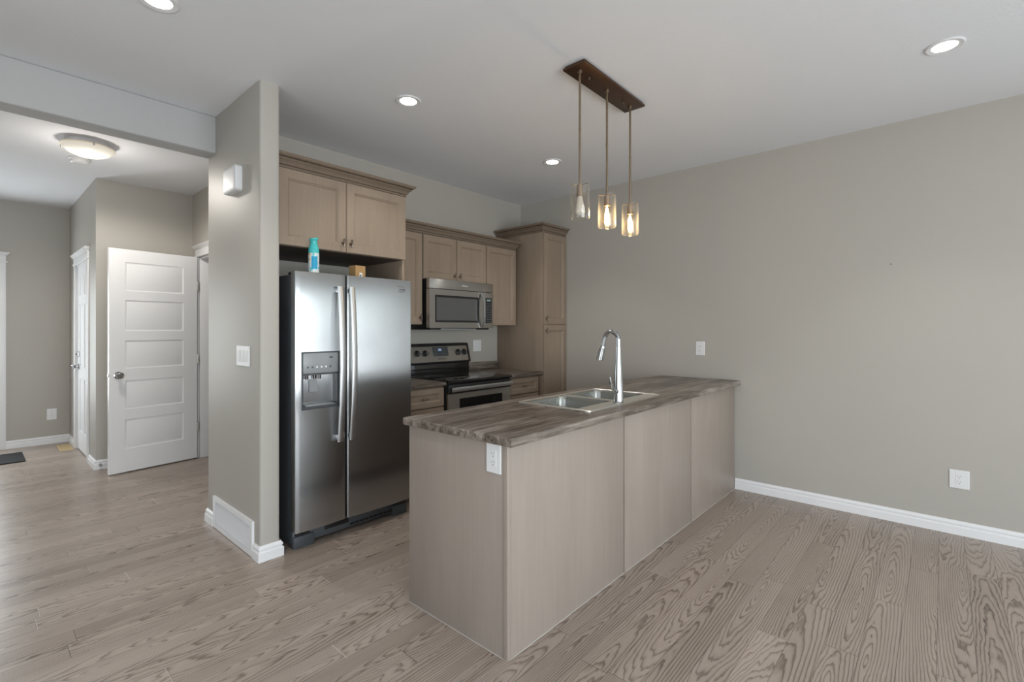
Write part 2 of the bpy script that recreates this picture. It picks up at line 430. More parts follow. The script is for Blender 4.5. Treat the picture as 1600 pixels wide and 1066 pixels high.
struct('wall_header', MB().box(HL, XS+.005, 0.0, YS2, 2.544, H, .012, 3), 'beam', 'white ceiling beam crossing the hall entrance left of the partition', 'beam')
# hall
D2Y0, D2Y1, DZ = 1.36, 2.125, 2.10
wall_with_holes('wall_hall_right', [YS2, D2Y0, D2Y1, HY], [-.04, DZ, H], {(1, 0)}, lambda u, v, d: (HX+d, u, v), .12, 'greige hall wall with the opening of the five panel door')
struct('wall_hall_back', MB().box(FX+.12, HX+.12, HY, HY+.12, 0, H), 'wall', 'greige hall wall behind the open white door', 'wall')
D1Y0, D1Y1 = 2.80, 3.60
wall_with_holes('wall_hall_side', [HY, D1Y0, D1Y1, FY], [-.04, 2.06, H], {(1, 0)}, lambda u, v, d: (FX+d, u, v), .12, 'greige hall side wall around the six panel door')
wall_with_holes('wall_hall_far', [HL, -4.78, -4.13, FX+.12], [-.04, 2.09, H], {(1, 0)}, lambda u, v, d: (u, FY+d, v), .15, 'shaded greige wall at the far end of the hall')
struct('wall_hall_left', MB().box(HL-.12, HL, YS2, FY, 0, H), 'wall')
# small room behind the open door
struct('wall_closet', MB().box(-1.5, -1.4, YS2, HY+.12, 0, H), 'wall')

# windows of the unseen part (they light the room and show in the refrigerator)
def window(name, us, vs, place, fr=.06):
    u0, u1 = us; v0, v1 = vs; n = max(2, round((u1-u0)/1.1))
    t = MB(); cuts = [u0]
    for i in range(n):
        a = u0+(u1-u0)*i/n; b = u0+(u1-u0)*(i+1)/n; cuts += [a+fr, b-fr]
    cuts.append(u1); cuts = sorted(set(cuts))
    holes = {(1+2*i, 1) for i in range(n)}
    t.slab(cuts, [v0, v0+fr, v1-fr, v1], (), place, .06, (), holes)
    w = struct(name, t, 'trim')
    p = MB().slab([u0+fr, u1-fr], [v0+fr, v1-fr], (), lambda u, v, d: place(u, v, d+.027), .006, ()); obj('pane', p, 'pane', w)
    return w
window('window_1', (-5.9, -1.8), (.25, 2.1), lambda u, v, d: (u, REAR-.03-d, v))
window('window_2', (-6.1, -1.9), (.25, 2.1), lambda u, v, d: (LEFT-.03-d, u, v))
window('window_3', (RW['y0'], RW['y1']), (RW['z0'], RW['z1']), lambda u, v, d: (.03+d, u, v))

# baseboards
BB = [(0, 0), (.016, 0), (.016, .050), (.013, .055), (.008, .058), (.008, .062), (.012, .066), (.012, .074), (.009, .080), (.004, .086), (.004, .090), (0, .090)]
def baseboard(name, path):
    return struct(name, MB().sweep(BB, path, 0), 'trim', None)
baseboard('baseboard_right', [(0, -2.39), (0, -4.9+.02), (0, REAR)])
baseboard('baseboard_partition', [(XS, YS+.085), (XS, YS), (XS2, YS), (XS2, YS+.05)])
baseboard('baseboard_partition_end', [(XS2, YS2), (XS, YS2), (XS, YS2-.15)])
baseboard('baseboard_hall_far', [(-4.04, FY), (FX, FY), (FX, D1Y1+.09)])
baseboard('baseboard_hall_corner', [(FX, D1Y0-.09), (FX, HY), (HX, HY), (HX, D2Y1+.085)])
baseboard('baseboard_hall_right', [(HX, D2Y0-.085), (HX, YS2)])

# door casings
def casing(name, place, u0, u1, top, w=.075, head=.105, label=None):
    t = MB()
    bx = lambda a, b, c, d, e0, e1, bev=.003: t.box(*[q for pair in zip(*[sorted(x) for x in zip(place(a, c, e0), place(b, d, e1))]) for q in pair], bev) if 0 else None
    def B(a, b, c, d, e0, e1, bev=.003):
        p, q = place(a, c, e0), place(b, d, e1)
        t.box(min(p[0], q[0]), max(p[0], q[0]), min(p[1], q[1]), max(p[1], q[1]), min(p[2], q[2]), max(p[2], q[2]), bev)
    B(u0-w, u0, 0, top, -.016, 0); B(u1, u1+w, 0, top, -.016, 0)
    B(u0-w-.012, u1+w+.012, top, top+.018, -.026, 0)
    B(u0-w, u1+w, top+.018, top+.018+head*.62, -.018, 0)
    prof = [(0, 0), (.018, 0), (.022, .010), (.034, .020), (.040, .026), (.040, .034), (0, .034)]
    zc = top+.018+head*.62
    for e, z in prof[1:5]: pass
    B(u0-w-.012, u1+w+.012, zc, zc+.012, -.026, 0); B(u0-w-.024, u1+w+.024, zc+.012, zc+.026, -.036, 0); B(u0-w-.034, u1+w+.034, zc+.026, zc+.036, -.044, 0)
    # jamb lining
    jd = .22 if name == 'trim_1' else .12
    B(u0, u0+.018, 0, top, 0, jd); B(u1-.018, u1, 0, top, 0, jd); B(u0, u1, top-.018, top, 0, jd)
    return struct(name, t, 'trim', label, 'door casing' if label else None)
casing('trim_1', lambda u, v, d: (HX+d, u, v), D2Y0, D2Y1, DZ, label='white casing around the opening behind the open five panel door')
casing('trim_2', lambda u, v, d: (FX+d, u, v), D1Y0, D1Y1, 2.06, label='white casing around the closed six panel door')
casing('trim_3', lambda u, v, d: (u, FY+d, v), -4.78, -4.13, 2.09, w=.10, label='white front door casing at the left end of the far hall wall')

# ------------------------------------------------------------------ doors
PL5 = [(.004, .004), (.014, .007), (.030, .003)]
def knob(t, p, d, r=.027):
    """door knob with rose; p on the face, d unit outward (axis x or y)"""
    ax = 'x' if abs(d[0]) > .5 else 'y'; s = d[0] if ax == 'x' else d[1]
    return t.lathe([(.033, 0), (.033, s*.006), (.014, s*.010), (.011, s*.030), (.020, s*.036), (r, s*.046), (r, s*.058), (.018, s*.066), (.002, s*.068)], p, ax, 24)
LA = math.atan2(1.985-2.095, -3.465+2.730)    # open leaf direction
leaf = thing('door_1', 'open white five panel door with round knob swung into the hall', 'door', (-2.728, 2.10, 0), 0)
leaf['kind'] = 'structure'
ux, uy = math.cos(LA), math.sin(LA); nx, ny = -uy, ux       # u runs from hinge to free edge
if ny > 0: nx, ny = -nx, -ny                                  # n faces the camera side
LW = .738
def leafp(u, v, d): return (-2.728+ux*u-nx*d, 2.10+uy*u-ny*d, v)   # d goes away from the camera
rows = [(.225, .500), (.595, .865), (.977, 1.240), (1.330, 1.618), (1.705, 1.975)]
vs = [.012] + [q for r in rows for q in r] + [2.095]
t = MB().slab([0, .125, LW-.122, LW], vs, {(1, 1+2*i) for i in range(5)}, leafp, .035, PL5)
obj('door_slab', t, 'doorwhite', leaf)
t = MB(); kp = leafp(LW-.068, .918, 0)
for r, h in ((0, 0),): pass
loops = []
for r, h in ((.034, 0), (.034, .006), (.014, .010), (.012, .030), (.020, .036), (.028, .046), (.028, .058), (.018, .066), (.003, .068)):
    loops.append([(kp[0]+nx*h+ux*r*math.cos(a), kp[1]+ny*h+uy*r*math.cos(a), kp[2]+r*math.sin(a)) for a in [2*PI*k/24 for k in range(24)]])
t.rings(loops); obj('door_knob', t, 'chrome', leaf)
t = MB(); a = leafp(LW, .905, .006); b = leafp(LW+.004, .931, .030)
t.box(min(a[0], b[0]), max(a[0], b[0]), min(a[1], b[1]), max(a[1], b[1]), .905, .931, .001); obj('latch_plate', t, 'nickel', leaf)
for zc in (.33, 1.04, 1.80):
    p = leafp(-.005, zc, -.004)
    obj('hinge', MB().lathe([(.002, -.05), (.0075, -.047), (.0075, .047), (.002, .05)], p, 'z', 12), 'nickel', leaf)

d6 = thing('door_2', 'closed white six panel hall door with deadbolt and knob', 'door', (FX, (D1Y0+D1Y1)/2, 0)); d6['kind'] = 'structure'
a, b = D1Y0+.02, D1Y1-.02; mid = (a+b)/2
us = [a, a+.115, mid-.05, mid+.05, b-.115, b]
vs = [.012, .22, .80, .93, 1.62, 1.72, 1.93, 2.04]
obj('door_slab', MB().slab(us, vs, {(i, j) for i in (1, 3) for j in (1, 3, 5)}, lambda u, v, d: (FX+.012+d, u, v), .04, [(.006, .006), (.02, .009), (.036, .003)]), 'doorwhite', d6)
obj('door_knob', knob(MB(), (FX+.012, b-.07, .93), (-1, 0, 0)), 'chrome', d6)
obj('deadbolt', MB().lathe([(.032, 0), (.032, -.010), (.024, -.014), (.012, -.015), (.008, -.03), (.002, -.031)], (FX+.012, b-.07, 1.07), 'x', 24), 'chrome', d6)
for zc in (.30, 1.10, 1.80):
    obj('hinge', MB().lathe([(.002, -.05), (.008, -.047), (.008, .047), (.002, .05)], (FX+.004, a-.004, zc), 'z', 12), 'nickel', d6)
fd = thing('door_3', 'white front door with tall glass pane at the hall end', 'door', (-4.455, FY, 0)); fd['kind'] = 'structure'
obj('door_slab', MB().slab([-4.76, -4.72, -4.19, -4.15], [.012, .35, 1.98, 2.07], (), lambda u, v, d: (u, FY+.02+d, v), .045, (), {(1, 1)}), 'doorwhite', fd)
obj('pane', MB().box(-4.72, -4.19, FY+.035, FY+.047, .35, 1.98), 'pane', fd)

# ------------------------------------------------------------------ cabinetry helpers
DOORL = [(.004, .005), (.008, .006), (.013, .013), (.015, .013)]
def shaker(name, x0, x1, z0, z1, yf, parent, stile=.056, mat='cab', thick=.02, face=-1):
    pl = (lambda u, v, d: (u, yf+d, v)) if face < 0 else (lambda u, v, d: (u, yf-d, v))
    t = MB().slab([x0, x0+stile, x1-stile, x1], [z0, z0+stile, z1-stile, z1], {(1, 1)}, pl, thick, DOORL)
    bmesh.ops.recalc_face_normals(t.bm, faces=t.bm.faces[:])
    ed = [e for e in t.bm.edges if len(e.link_faces) == 2 and all(abs((v.co.y-yf)) < 1e-4 for v in e.verts) and e.calc_face_angle(0) > 1.4
          and (min(abs(e.verts[0].co.x-x0), abs(e.verts[0].co.x-x1)) < 1e-4 and min(abs(e.verts[1].co.x-x0), abs(e.verts[1].co.x-x1)) < 1e-4 or
               min(abs(e.verts[0].co.z-z0), abs(e.verts[0].co.z-z1)) < 1e-4 and min(abs(e.verts[1].co.z-z0), abs(e.verts[1].co.z-z1)) < 1e-4)]
    bmesh.ops.bevel(t.bm, geom=ed, offset=.003, segments=2, affect='EDGES')
    return obj(name, t, mat, parent)
def pull(x, z, yf, parent, horiz=False, face=-1):
    t = MB(); s = face
    t.lathe([(.0085, 0), (.0075, s*.003), (.005, s*.006), (.0048, s*.020), (.006, s*.024)], (x, yf, z), 'y', 16)
    L = .027
    p = [(-L, .0046), (-L*.8, .0066), (0, .0054), (L*.8, .0066), (L, .0046)]
    pts = [((x+q, yf+s*.026, z) if horiz else (x, yf+s*.026, z+q)) for q, r in p]
    t.tube(pts, [r for q, r in p], 12)
    return obj('pull', t, 'pull', parent)
CROWN = [(0, 0), (.008, 0), (.013, .004), (.013, .010), (.004, .013), (.004, .019), (.018, .020), (.022, .030), (.030, .041), (.041, .049), (.041, .053), (.031, .055), (.031, .060), (.052, .061), (.060, .066), (.064, .074), (.064, .080), (.061, .083), (0, .083)]

# tall cabinet over the refrigerator
c = thing('wall_cabinet', 'two door wall cabinet with crown above the steel refrigerator', 'cabinet', (-2.61, -.33, 1.862), group=None)
X0, X1 = XS2+.002, -2.128
obj('carcass', MB().box(X0, X1-.0, -.668, -.002, 1.885, 2.348, .001), 'cab', c)
obj('bottom_panel', MB().box(X0, X1-.022, -.668, -.002, 1.862, 1.884), 'underside', c)
mid = -2.615
for (a, b, kx) in ((-3.062, mid-.002, mid-.028), (mid+.002, X1+.0-.003, mid+.030)):
    d = shaker('door', a, b, 1.866, 2.336, -.690, c); pull(kx, 1.925, -.690, d)
obj('crown_moulding', MB().sweep(CROWN, [(X0, -.668), (X1, -.668), (X1, -.002)], 2.340), 'crown', c)
single('cabinet_end_panel', MB().box(X1-.020, X1, -.668, -.002, 0, 1.884, .001), 'cab', 'taupe wood end panel standing between refrigerator and base cabinet', 'panel')

# corner upper cabinet left of the microwave
Yd, Yc = -.350, -.329
def upper(label, x0, x1, z0, z1, doors, pulls):
    c = thing('wall_cabinet', label, 'cabinet', ((x0+x1)/2, -.165, z0))
    obj('carcass', MB().box(x0, x1, Yc, -.002, z0, z1, .001), 'cab', c)
    for (a, b), pz in zip(doors, pulls):
        d = shaker('door', a, b, z0+.003, z1-.006, Yd, c, .054)
        if pz: pull(pz[0], pz[1], Yd, d)
    return c
UT = 2.176
upper('tall one door wall cabinet left of the microwave, half behind the refrigerator', -2.126, -1.706, 1.386, UT, [(-2.122, -1.712)], [(-1.738, 1.445)])
upper('short two door wall cabinet directly above the microwave', -1.704, -.926, 1.786, UT, [(-1.700, -1.318), (-1.312, -.930)], [(-1.347, 1.832), (-1.283, 1.832)])
upper('tall one door wall cabinet right of the microwave beside the pantry', -.924, -.485, 1.386, UT, [(-.921, -.487)], [(-.888, 1.445)])
single('crown_moulding', MB().sweep(CROWN, [(-2.124, Yc), (-.485, Yc), (-.485, -.002)], UT+.0005), 'crown', 'taupe crown moulding along the top of the three cabinets around the microwave', 'crown moulding')

# pantry
c = thing('pantry_cabinet', 'tall narrow pantry cabinet with two doors and crown in the right corner', 'cabinet', (-.2, -.32, 0))
obj('carcass', MB().box(-.405, -.003, -.635, -.002, .10, 2.352, .001), 'cab', c)
obj('toe_kick', MB().box(-.40, -.003, -.575, -.002, 0, .10), 'underside', c)
d = shaker('door', -.400, -.006, 1.400, 2.340, -.656, c, .056); pull(-.370, 1.455, -.656, d)
d = shaker('door', -.400, -.006, .110, 1.390, -.656, c, .056); pull(-.370, 1.330, -.656, d)
obj('crown_moulding', MB().sweep(CROWN, [(-.405, -.002), (-.405, -.635), (-.003, -.635)], 2.345), 'crown', c)

# base cabinets and back counters
def base(label, x0, x1, pz):
    c = thing('base_cabinet', label, 'cabinet', ((x0+x1)/2, -.3, 0))
    obj('carcass', MB().box(x0, x1, -.608, -.002, .10, .874, .001), 'cab', c)
    obj('toe_kick', MB().box(x0+.002, x1-.002, -.54, -.01, 0, .10), 'underside', c)
    d = shaker('drawer', x0+.006, x1-.006, .716, .866, -.630, c, .042, 'cabh'); pull((x0+x1)/2, .79, -.630, d, True)
    d = shaker('door', x0+.006, x1-.006, .108, .708, -.630, c); pull(pz, .65, -.630, d)
    return c
base('base cabinet with one drawer between refrigerator and stove', -2.126, -1.700, -1.735)
base('base cabinet with one drawer between stove and pantry', -.918, -.452, -.885)
def back_counter(label, x0, x1, splash):
    c = thing('countertop', label, 'countertop', ((x0+x1)/2, -.32, .876))
    t = MB(); t.prism([(-.002, .876), (-.640, .876), (-.652, .884), (-.655, .895), (-.652, .906), (-.640, .9135), (-.002, .9135)], lambda a, b, k: (x0+(x1-x0)*k, a, b))
    obj('worktop', t, 'counter', c)
    obj('backsplash', MB().box(x0, x1, -.021, -.001, .914, .998, .003), 'counter', c)
back_counter('short dark woodgrain counter between refrigerator and stove', -2.126, -1.700, 0)
back_counter('short dark woodgrain counter between stove and pantry', -.918, -.408, 0)

# ------------------------------------------------------------------ refrigerator
fr = thing('refrigerator', 'stainless steel side by side refrigerator with water and ice dispenser', 'refrigerator', (-2.585, -.42, 0))
obj('body', MB().box(-3.006, -2.164, -.735, -.06, .022, 1.682, .006), 'fridgeside', fr)
def fdoor(x0, x1, holes=None):
    """door skin gently bowed in plan with rounded vertical edges, optional dispenser opening"""
    n = 14; z0, z1 = .114, 1.697; t = MB()
    prof = []
    for i in range(n+1):
        s = i/n; x = x0+.010+(x1-x0-.020)*s; prof.append((x, -.798-.010*(1-(2*s-1)**2)))
    left = [(x0, -.742), (x0, -.785), (x0+.003, -.794)]; right = [(x1-.003, -.794), (x1, -.785), (x1, -.742)]
    poly = left+prof+right
    return poly, z0, z1
def skin(poly, z0, z1, cut=None):
    t = MB()
    if cut is None:
        return t.rings([[(x, y+(.004 if abs(z-zz) < 1e-6 and False else 0), z) for x, y in poly] for zz, z in ((0, z0), (0, z1))])
    a, b, c, d = cut
    xs = sorted({round(p[0], 5) for p in poly})
    # split polygon columns at a and b
    import bisect
    def yat(x):
        P = [p for p in poly]
        for p, q in zip(P, P[1:]):
            if p[0] <= x <= q[0] and q[0] > p[0]: return p[1]+(q[1]-p[1])*(x-p[0])/(q[0]-p[0])
    pts = [p for p in poly if not (a-.004 < p[0] < a+.004 or b-.004 < p[0] < b+.004)] + [(a, yat(a)), (b, yat(b))]
    lefts = [p for p in poly[:3]]; rest = sorted([p for p in pts if p not in poly[:3] and p not in poly[-3:]], key=lambda p: p[0])
    pts = lefts+rest+poly[-3:]
    zs = [z0, c, d, z1]; bm = t.bm
    V = [[bm.verts.new((x, y, z)) for x, y in pts] for z in zs]
    for k in range(3):
        for i in range(len(pts)-1):
            if k == 1 and a-1e-6 <= pts[i][0] and pts[i+1][0] <= b+1e-6: continue
            bm.faces.new((V[k][i], V[k][i+1], V[k+1][i+1], V[k+1][i]))
        bm.faces.new((V[k][-1], V[k][0], V[k+1][0], V[k+1][-1]))
    bm.faces.new(V[0][::-1]); bm.faces.new(V[3])
    return t
DA, DB, DC, DD = -2.968, -2.738, .860, 1.200
p, z0, z1 = fdoor(-3.012, -2.681); fl = obj('freezer_door', skin(p, z0, z1, (DA, DB, DC, DD)), 'steel', fr)
p, z0, z1 = fdoor(-2.671, -2.158); frd = obj('refrigerator_door', skin(p, z0, z1), 'steel', fr)
def bar_handle(x, parent):
    t = MB(); n = 22; loops = []
    for i in range(n+1):
        s = i/n; z = .628+(1.620-.628)*s; k = 1-(2*s-1)**2
        y = -.834-.032*k
        w = .0175
        loops.append([(x-w, y+.006, z), (x-w, y-.004, z), (x-w+.003, y-.006, z), (x+w-.003, y-.006, z), (x+w, y-.004, z), (x+w, y+.006, z)])
    t.rings(loops)
    for za, zb in ((.640, .668), (1.580, 1.608)): t.box(x-.012, x+.012, -.834, -.797, za, zb, .003)
    return obj('handle', t, 'steelbar', parent, smooth=.6)
bar_handle(-2.738, fl); bar_handle(-2.656, frd)
# dispenser, sub-parts of the freezer door
t = MB(); fw = .007
t.slab([DA-fw, DA, DB, DB+fw], [DC-fw, DC, DD, DD+fw], (), lambda u, v, d: (u, -.8105+d, v), .012, (), {(1, 1)})
obj('dispenser_frame', t, 'grille', fl)
obj('dispenser_panel', MB().box(DA, DB, -.809, -.770, 1.074, DD, .004), 'disp', fl)
t = MB()                                               # open recess: back, sides, roof, floor
yb = -.722
t.box(DA, DB, yb-.006, yb, DC, 1.074); t.box(DA, DA+.004, -.803, yb, DC, 1.074); t.box(DB-.004, DB, -.803, yb, DC, 1.074)
t.box(DA, DB, -.803, yb, 1.062, 1.0735); t.box(DA, DB, -.803, yb, DC, DC+.012)
obj('dispenser_recess', t, 'dispdark', fl)
obj('drip_tray', MB().box(DA+.02, DB-.02, -.806, -.735, DC+.012, DC+.018, .002), 'disp', fl)
t = MB(); t.prism([(-.744, 1.03), (-.752, 1.03), (-.764, .955), (-.757, .952), (-.744, .99)], lambda a, b, k: (-2.905+.052*k, a, b)); obj('paddle', t, 'disp', fl)
for cx in (-2.925, -2.875, -2.845): obj('nozzle', MB().lathe([(.010, 1.035), (.011, 1.062)], (cx, -.765, 0), 'z', 14), 'chrome', fl)
for i in range(6):
    obj('dispenser_button', MB().lathe([(.0062, -.8088), (.0058, -.8102), (.001, -.8103)], (-2.938+.029*i, 0, 1.112), 'y', 14), 'ledgrey' if i in (0, 1, 5) else 'whitebadge', fl)
obj('dispenser_button', MB().box(-2.800, -2.776, -.8105, -.808, 1.165, 1.174, .001), 'ledgrey', fl)
t = MB()
t.box(-3.004, -2.166, -.745, -.68, .026, .104, .004); obj('base_grille', t, 'grille', fr)
t = MB()
for k in range(11): t.box(-2.62+.037*k, -2.592+.037*k, -.749, -.744, .040, .052)
obj('vent_louvres', t, 'black', fr)
for a, b in ((-2.99, -2.90), (-2.285, -2.18)): obj('hinge_bracket', MB().box(a, b, -.757, -.70, .080, .106, .003), 'black', fr)
obj('access_panel', MB().box(-2.80, -2.63, -.7485, -.744, .062, .096, .002), 'black', fr)
t = MB(); t.box(-3.002, -2.87, -.757, -.70, .0, .075, .008); obj('foot_cover', t, 'grille', fr)
t = MB(); t.box(-2.29, -2.168, -.757, -.70, .0, .075, .008); obj('foot_cover', t, 'grille', fr)
for x in (-2.95, -2.22): obj('hinge_cover', MB().box(x-.045, x+.045, -.765, -.66, 1.683, 1.700, .006), 'black', fr)

def text(body, size, loc, rot, mat, parent, name='logo', ext=.0006, shear=0, align='CENTER'):
    cu = bpy.data.curves.new(name, 'FONT'); cu.body = body; cu.size = size; cu.extrude = ext; cu.shear = shear
    cu.align_x = align; cu.align_y = 'CENTER'
    o = bpy.data.objects.new(name, cu); COL.objects.link(o)
    bpy.context.view_layer.update()
    dg = bpy.context.evaluated_depsgraph_get()
    me = bpy.data.meshes.new_from_object(o.evaluated_get(dg)); bpy.data.objects.remove(o)
    root = parent
    while root.parent is not None: root = root.parent
    me.transform(Matrix.Translation(Vector(loc)-root.location) @ rot)
    me.materials.clear(); me.materials.append(M[mat])
    ob = bpy.data.objects.new(name, me); COL.objects.link(ob); ob.parent = parent; return ob
FRONT = Matrix.Rotation(PI/2, 4, 'X')
# badge on the right door: lettering inside an open swirl
text('Whirlpool', .020, (-2.262, -.8042, 1.630), FRONT, 'badge', frd, shear=.25)
t = MB()
for a0, a1, rx, rz in ((.25*PI, 1.05*PI, .046, .020), (1.15*PI, 1.9*PI, .050, .018)):
    n = 14; pts = [(-2.262+rx*math.cos(a0+(a1-a0)*k/n), -.8040, 1.630+rz*math.sin(a0+(a1-a0)*k/n)) for k in range(n+1)]
    t.tube(pts, [.0004+.0013*math.sin(PI*k/n) for k in range(n+1)], 8)
obj('logo_swirl', t, 'badge', frd)

# ------------------------------------------------------------------ things on the refrigerator
can = thing('air_freshener_can', 'teal capped aerosol can standing on top of the refrigerator', 'spray can', (-2.848, -.700, 1.683))
def cl(prof): t = MB(); t.lathe(prof, (-2.848, -.700, 1.683), 'z', 28); return t
obj('can_body', cl([(.030, 0), (.033, .003), (.033, .140), (.032, .147)]), 'canlabel', can)
obj('shoulder', cl([(.0325, .147), (.033, .158), (.031, .178), (.024, .198), (.021, .210)]), 'teal', can)
t = MB(); loops = []
for r, h, tl in ((.020, .208, 0), (.021, .226, .02), (.027, .238, .10), (.027, .244, .12), (.010, .245, .12)):
    loops.append([(-2.848+r*math.cos(a)*1.0, -.700+r*math.sin(a), 1.683+h+tl*r*math.cos(a)*2) for a in [2*PI*k/24 for k in range(24)]])
t.rings(loops); obj('spray_cap', t, 'teal', can)
bx = thing('cardboard_box', 'small brown cardboard box with white sticker on top of the refrigerator', 'box', (-2.520, -.665, 1.683), .42)
R = Matrix.Translation((-2.520, -.665, 1.683)) @ Matrix.Rotation(.42-.42, 4, 'Z')
BXR = Matrix.Translation((-2.520, -.665, 1.683)) @ Matrix.Rotation(.12, 4, 'Z')
bx.rotation_euler = (0, 0, .12)
obj('carton', MB().box(-.041, .041, -.037, .037, 0, .101, .0015, 1, BXR), 'cardboard', bx)
obj('sticker', MB().box(-.010, .014, -.0382, -.037, .012, .052, 0, 1, BXR), 'whitebadge', bx)
t = MB(); t.box(-.006, .006, -.0388, -.0381, .034, .040, 0, 1, BXR); t.box(-.006, .0, -.0388, -.0381, .028, .036, 0, 1, BXR); t.box(-.004, .006, -.0388, -.0381, .024, .029, 0, 1, BXR)
obj('sticker_print', t, 'print', bx)

# ------------------------------------------------------------------ microwave
mw = thing('microwave', 'stainless over the range microwave mounted under the short wall cabinet', 'microwave', (-1.31, -.2, 1.355))
X0, X1, YF = -1.697, -.915, -.430
obj('body', MB().box(X0+.008, X1-.008, -.385, -.003, 1.362, 1.784, .004), 'black', mw)
t = MB().box(X0, X1, YF+.004, -.384, 1.700, 1.784, .003); obj('vent_panel', t, 'steelh', mw)
DRX = -1.052
t = MB().slab([X0, X0+.060, -1.110, DRX-.0], [1.357, 1.407, 1.645, 1.695], (), lambda u, v, d: (u, YF+d, v), .044, (), {(1, 1)})
dr = obj('door', t, 'steelh', mw)
t = MB().slab([X0+.060, X0+.078, -1.128, -1.110], [1.407, 1.424, 1.628, 1.645], {(1, 1)}, lambda u, v, d: (u, YF+.002+d, v), .03, [(.002, .002)])
obj('window_frame', t, 'ovenglass', dr)
obj('window', MB().box(X0+.079, -1.129, YF+.0035, YF+.02, 1.425, 1.627), 'mwglass', dr)
obj('control_panel', MB().box(DRX+.002, X1, YF, -.386, 1.357, 1.695, .003), 'steelh', mw)
cp = obj('keypad', MB().box(-1.020, -.936, YF-.0015, YF+.01, 1.404, 1.646, .002), 'blackglass', mw)
obj('display', MB().box(-1.006, -.952, YF-.0022, YF, 1.612, 1.634, .0008), 'mwdisplay', cp)
for r in range(9):
    for k in range(3):
        obj('button', MB().box(-1.009+.022*k, -.994+.022*k, YF-.0024, YF-.001, 1.413+.0215*r, 1.425+.0215*r, .0006, 1), 'ledgrey', cp)
t = MB(); n = 16; loops = []
for i in range(n+1):
    s = i/n; z = 1.366+(1.690-1.366)*s; k = 1-(2*s-1)**2; y = YF-.004-.040*k**.75; w = .0125
    loops.append([(-1.078-w, y+.005, z), (-1.078-w*.7, y-.005, z), (-1.078+w*.7, y-.005, z), (-1.078+w, y+.005, z)])
obj('handle', t.rings(loops), 'steelbar', dr, smooth=.9)
obj('underside_tray', MB().box(X0+.03, X1-.03, -.40, -.05, 1.342, 1.362, .004), 'black', mw)
obj('lamp_lens', MB().box(-1.55, -1.12, -.405, -.385, 1.343, 1.352, .001), 'disp', mw)
text('Whirlpool', .017, (-1.285, YF+.0035, 1.742), FRONT, 'whitebadge', mw, shear=.2)

# ------------------------------------------------------------------ stove
rg = thing('stove', 'freestanding stainless and black electric stove with glass cooktop', 'stove', (-1.309, -.33, 0))
X0, X1 = -1.694, -.924
obj('body', MB().box(X0+.003, X1-.003, -.635, -.03, .03, .892, .003), 'black', rg)
t = MB(); t.prism([(-.10, .893), (-.672, .893), (-.684, .898), (-.687, .906), (-.682, .914), (-.66, .921), (-.10, .921)], lambda a, b, k: (X0+(X1-X0)*k, a, b))
ct = obj('cooktop', t, 'blackglass', rg)
for bx_, by_, br in ((-1.50, -.52, .105), (-1.10, -.52, .085), (-1.50, -.25, .078), (-1.10, -.25, .105)):
    t = MB(); t.lathe([(br, .9212), (br, .9215), (br-.003, .9215), (br-.003, .9212)], (bx_, by_, 0), 'z', 40, False, False); obj('burner_ring', t, 'grille', ct)
obj('lower_backguard', MB().box(X0, X1, -.100, -.035, .900, 1.030, .004), 'blackglass', rg)
t = MB(); t.prism([(-.028, 1.020), (-.118, 1.020), (-.124, 1.030), (-.080, 1.200), (-.070, 1.208), (-.028, 1.208)], lambda a, b, k: (X0+(X1-X0)*k, a, b)); bgd = obj('backguard', t, 'black', rg)
tilt = math.atan2(.044, .170)
def face(u, v, out): # on the tilted control face; v = height along face from z=1.03
    return (u, -.124+v*math.sin(tilt)-out*math.cos(tilt), 1.030+v*math.cos(tilt)-out*math.sin(tilt)*-1*0-out*0)
t = MB()
def fbox(t, u0, u1, v0, v1, out0, out1):
    ps = [[face(u, v, o) for u, v in ((u0, v0), (u1, v0), (u1, v1), (u0, v1))] for o in (out0, out1)]; t.rings(ps)
fbox(t, X0+.035, X1-.030, .008, .156, .0, .003); cp = obj('control_panel', t, 'steelh', bgd)
for kx in (-1.580, -1.488, -1.078, -.995):
    t = MB(); c0 = face(kx, .094, .003); ax = Vector((0, -math.cos(tilt), -math.sin(tilt)*0)).normalized(); up = Vector((0, math.sin(tilt), math.cos(tilt)))
    loops = [[tuple(Vector(c0)+ax*h+Vector((1, 0, 0))*r*math.cos(a)+up*r*math.sin(a)) for a in [2*PI*k/24 for k in range(24)]] for r, h in ((.029, 0), (.029, .004), (.0235, .006), (.022, .024), (.019, .027), (.002, .0272))]
    t.rings(loops); kb = obj('knob', t, 'black', bgd)
    t = MB(); b0 = Vector(c0)+ax*.0275
    t.rings([[tuple(b0+Vector((dx, 0, 0))+up*dz+ax*o) for dx, dz in ((-.002, -.016), (.002, -.016), (.002, .017), (-.002, .017))] for o in (0, .006)]); obj('knob_grip', t, 'disp', kb)
t = MB(); fbox(t, -1.395, -1.208, .062, .150, .003, .006); dp = obj('clock_panel', t, 'grille', bgd)
t = MB(); fbox(t, -1.328, -1.290, .112, .134, .006, .0065); obj('display', t, 'display', dp)
for r in range(2):
    for k in range(4):
        u = -1.385+.048*k
        if r == 1 and k in (1, 2): continue
        t = MB(); fbox(t, u, u+.024, .074+.034*r, .086+.034*r, .006, .0066); obj('button', t, 'ledgrey', dp)
text('Whirlpool', .022, face(-1.300, .035, .0036), Matrix.Rotation(-tilt, 4, 'X') @ FRONT, 'badge', bgd, shear=.2)
YD = -.668
t = MB().slab([X0+.004, X0+.125, X1-.115, X1-.004], [.21, .40, .762, .808], (), lambda u, v, d: (u, YD+d, v), .030, (), {(1, 1)})
od = obj('oven_door', t, 'steelh', rg)
obj('oven_window', MB().box(X0+.125, X1-.115, YD+.002, YD+.02, .40, .762), 'ovenglass', od)
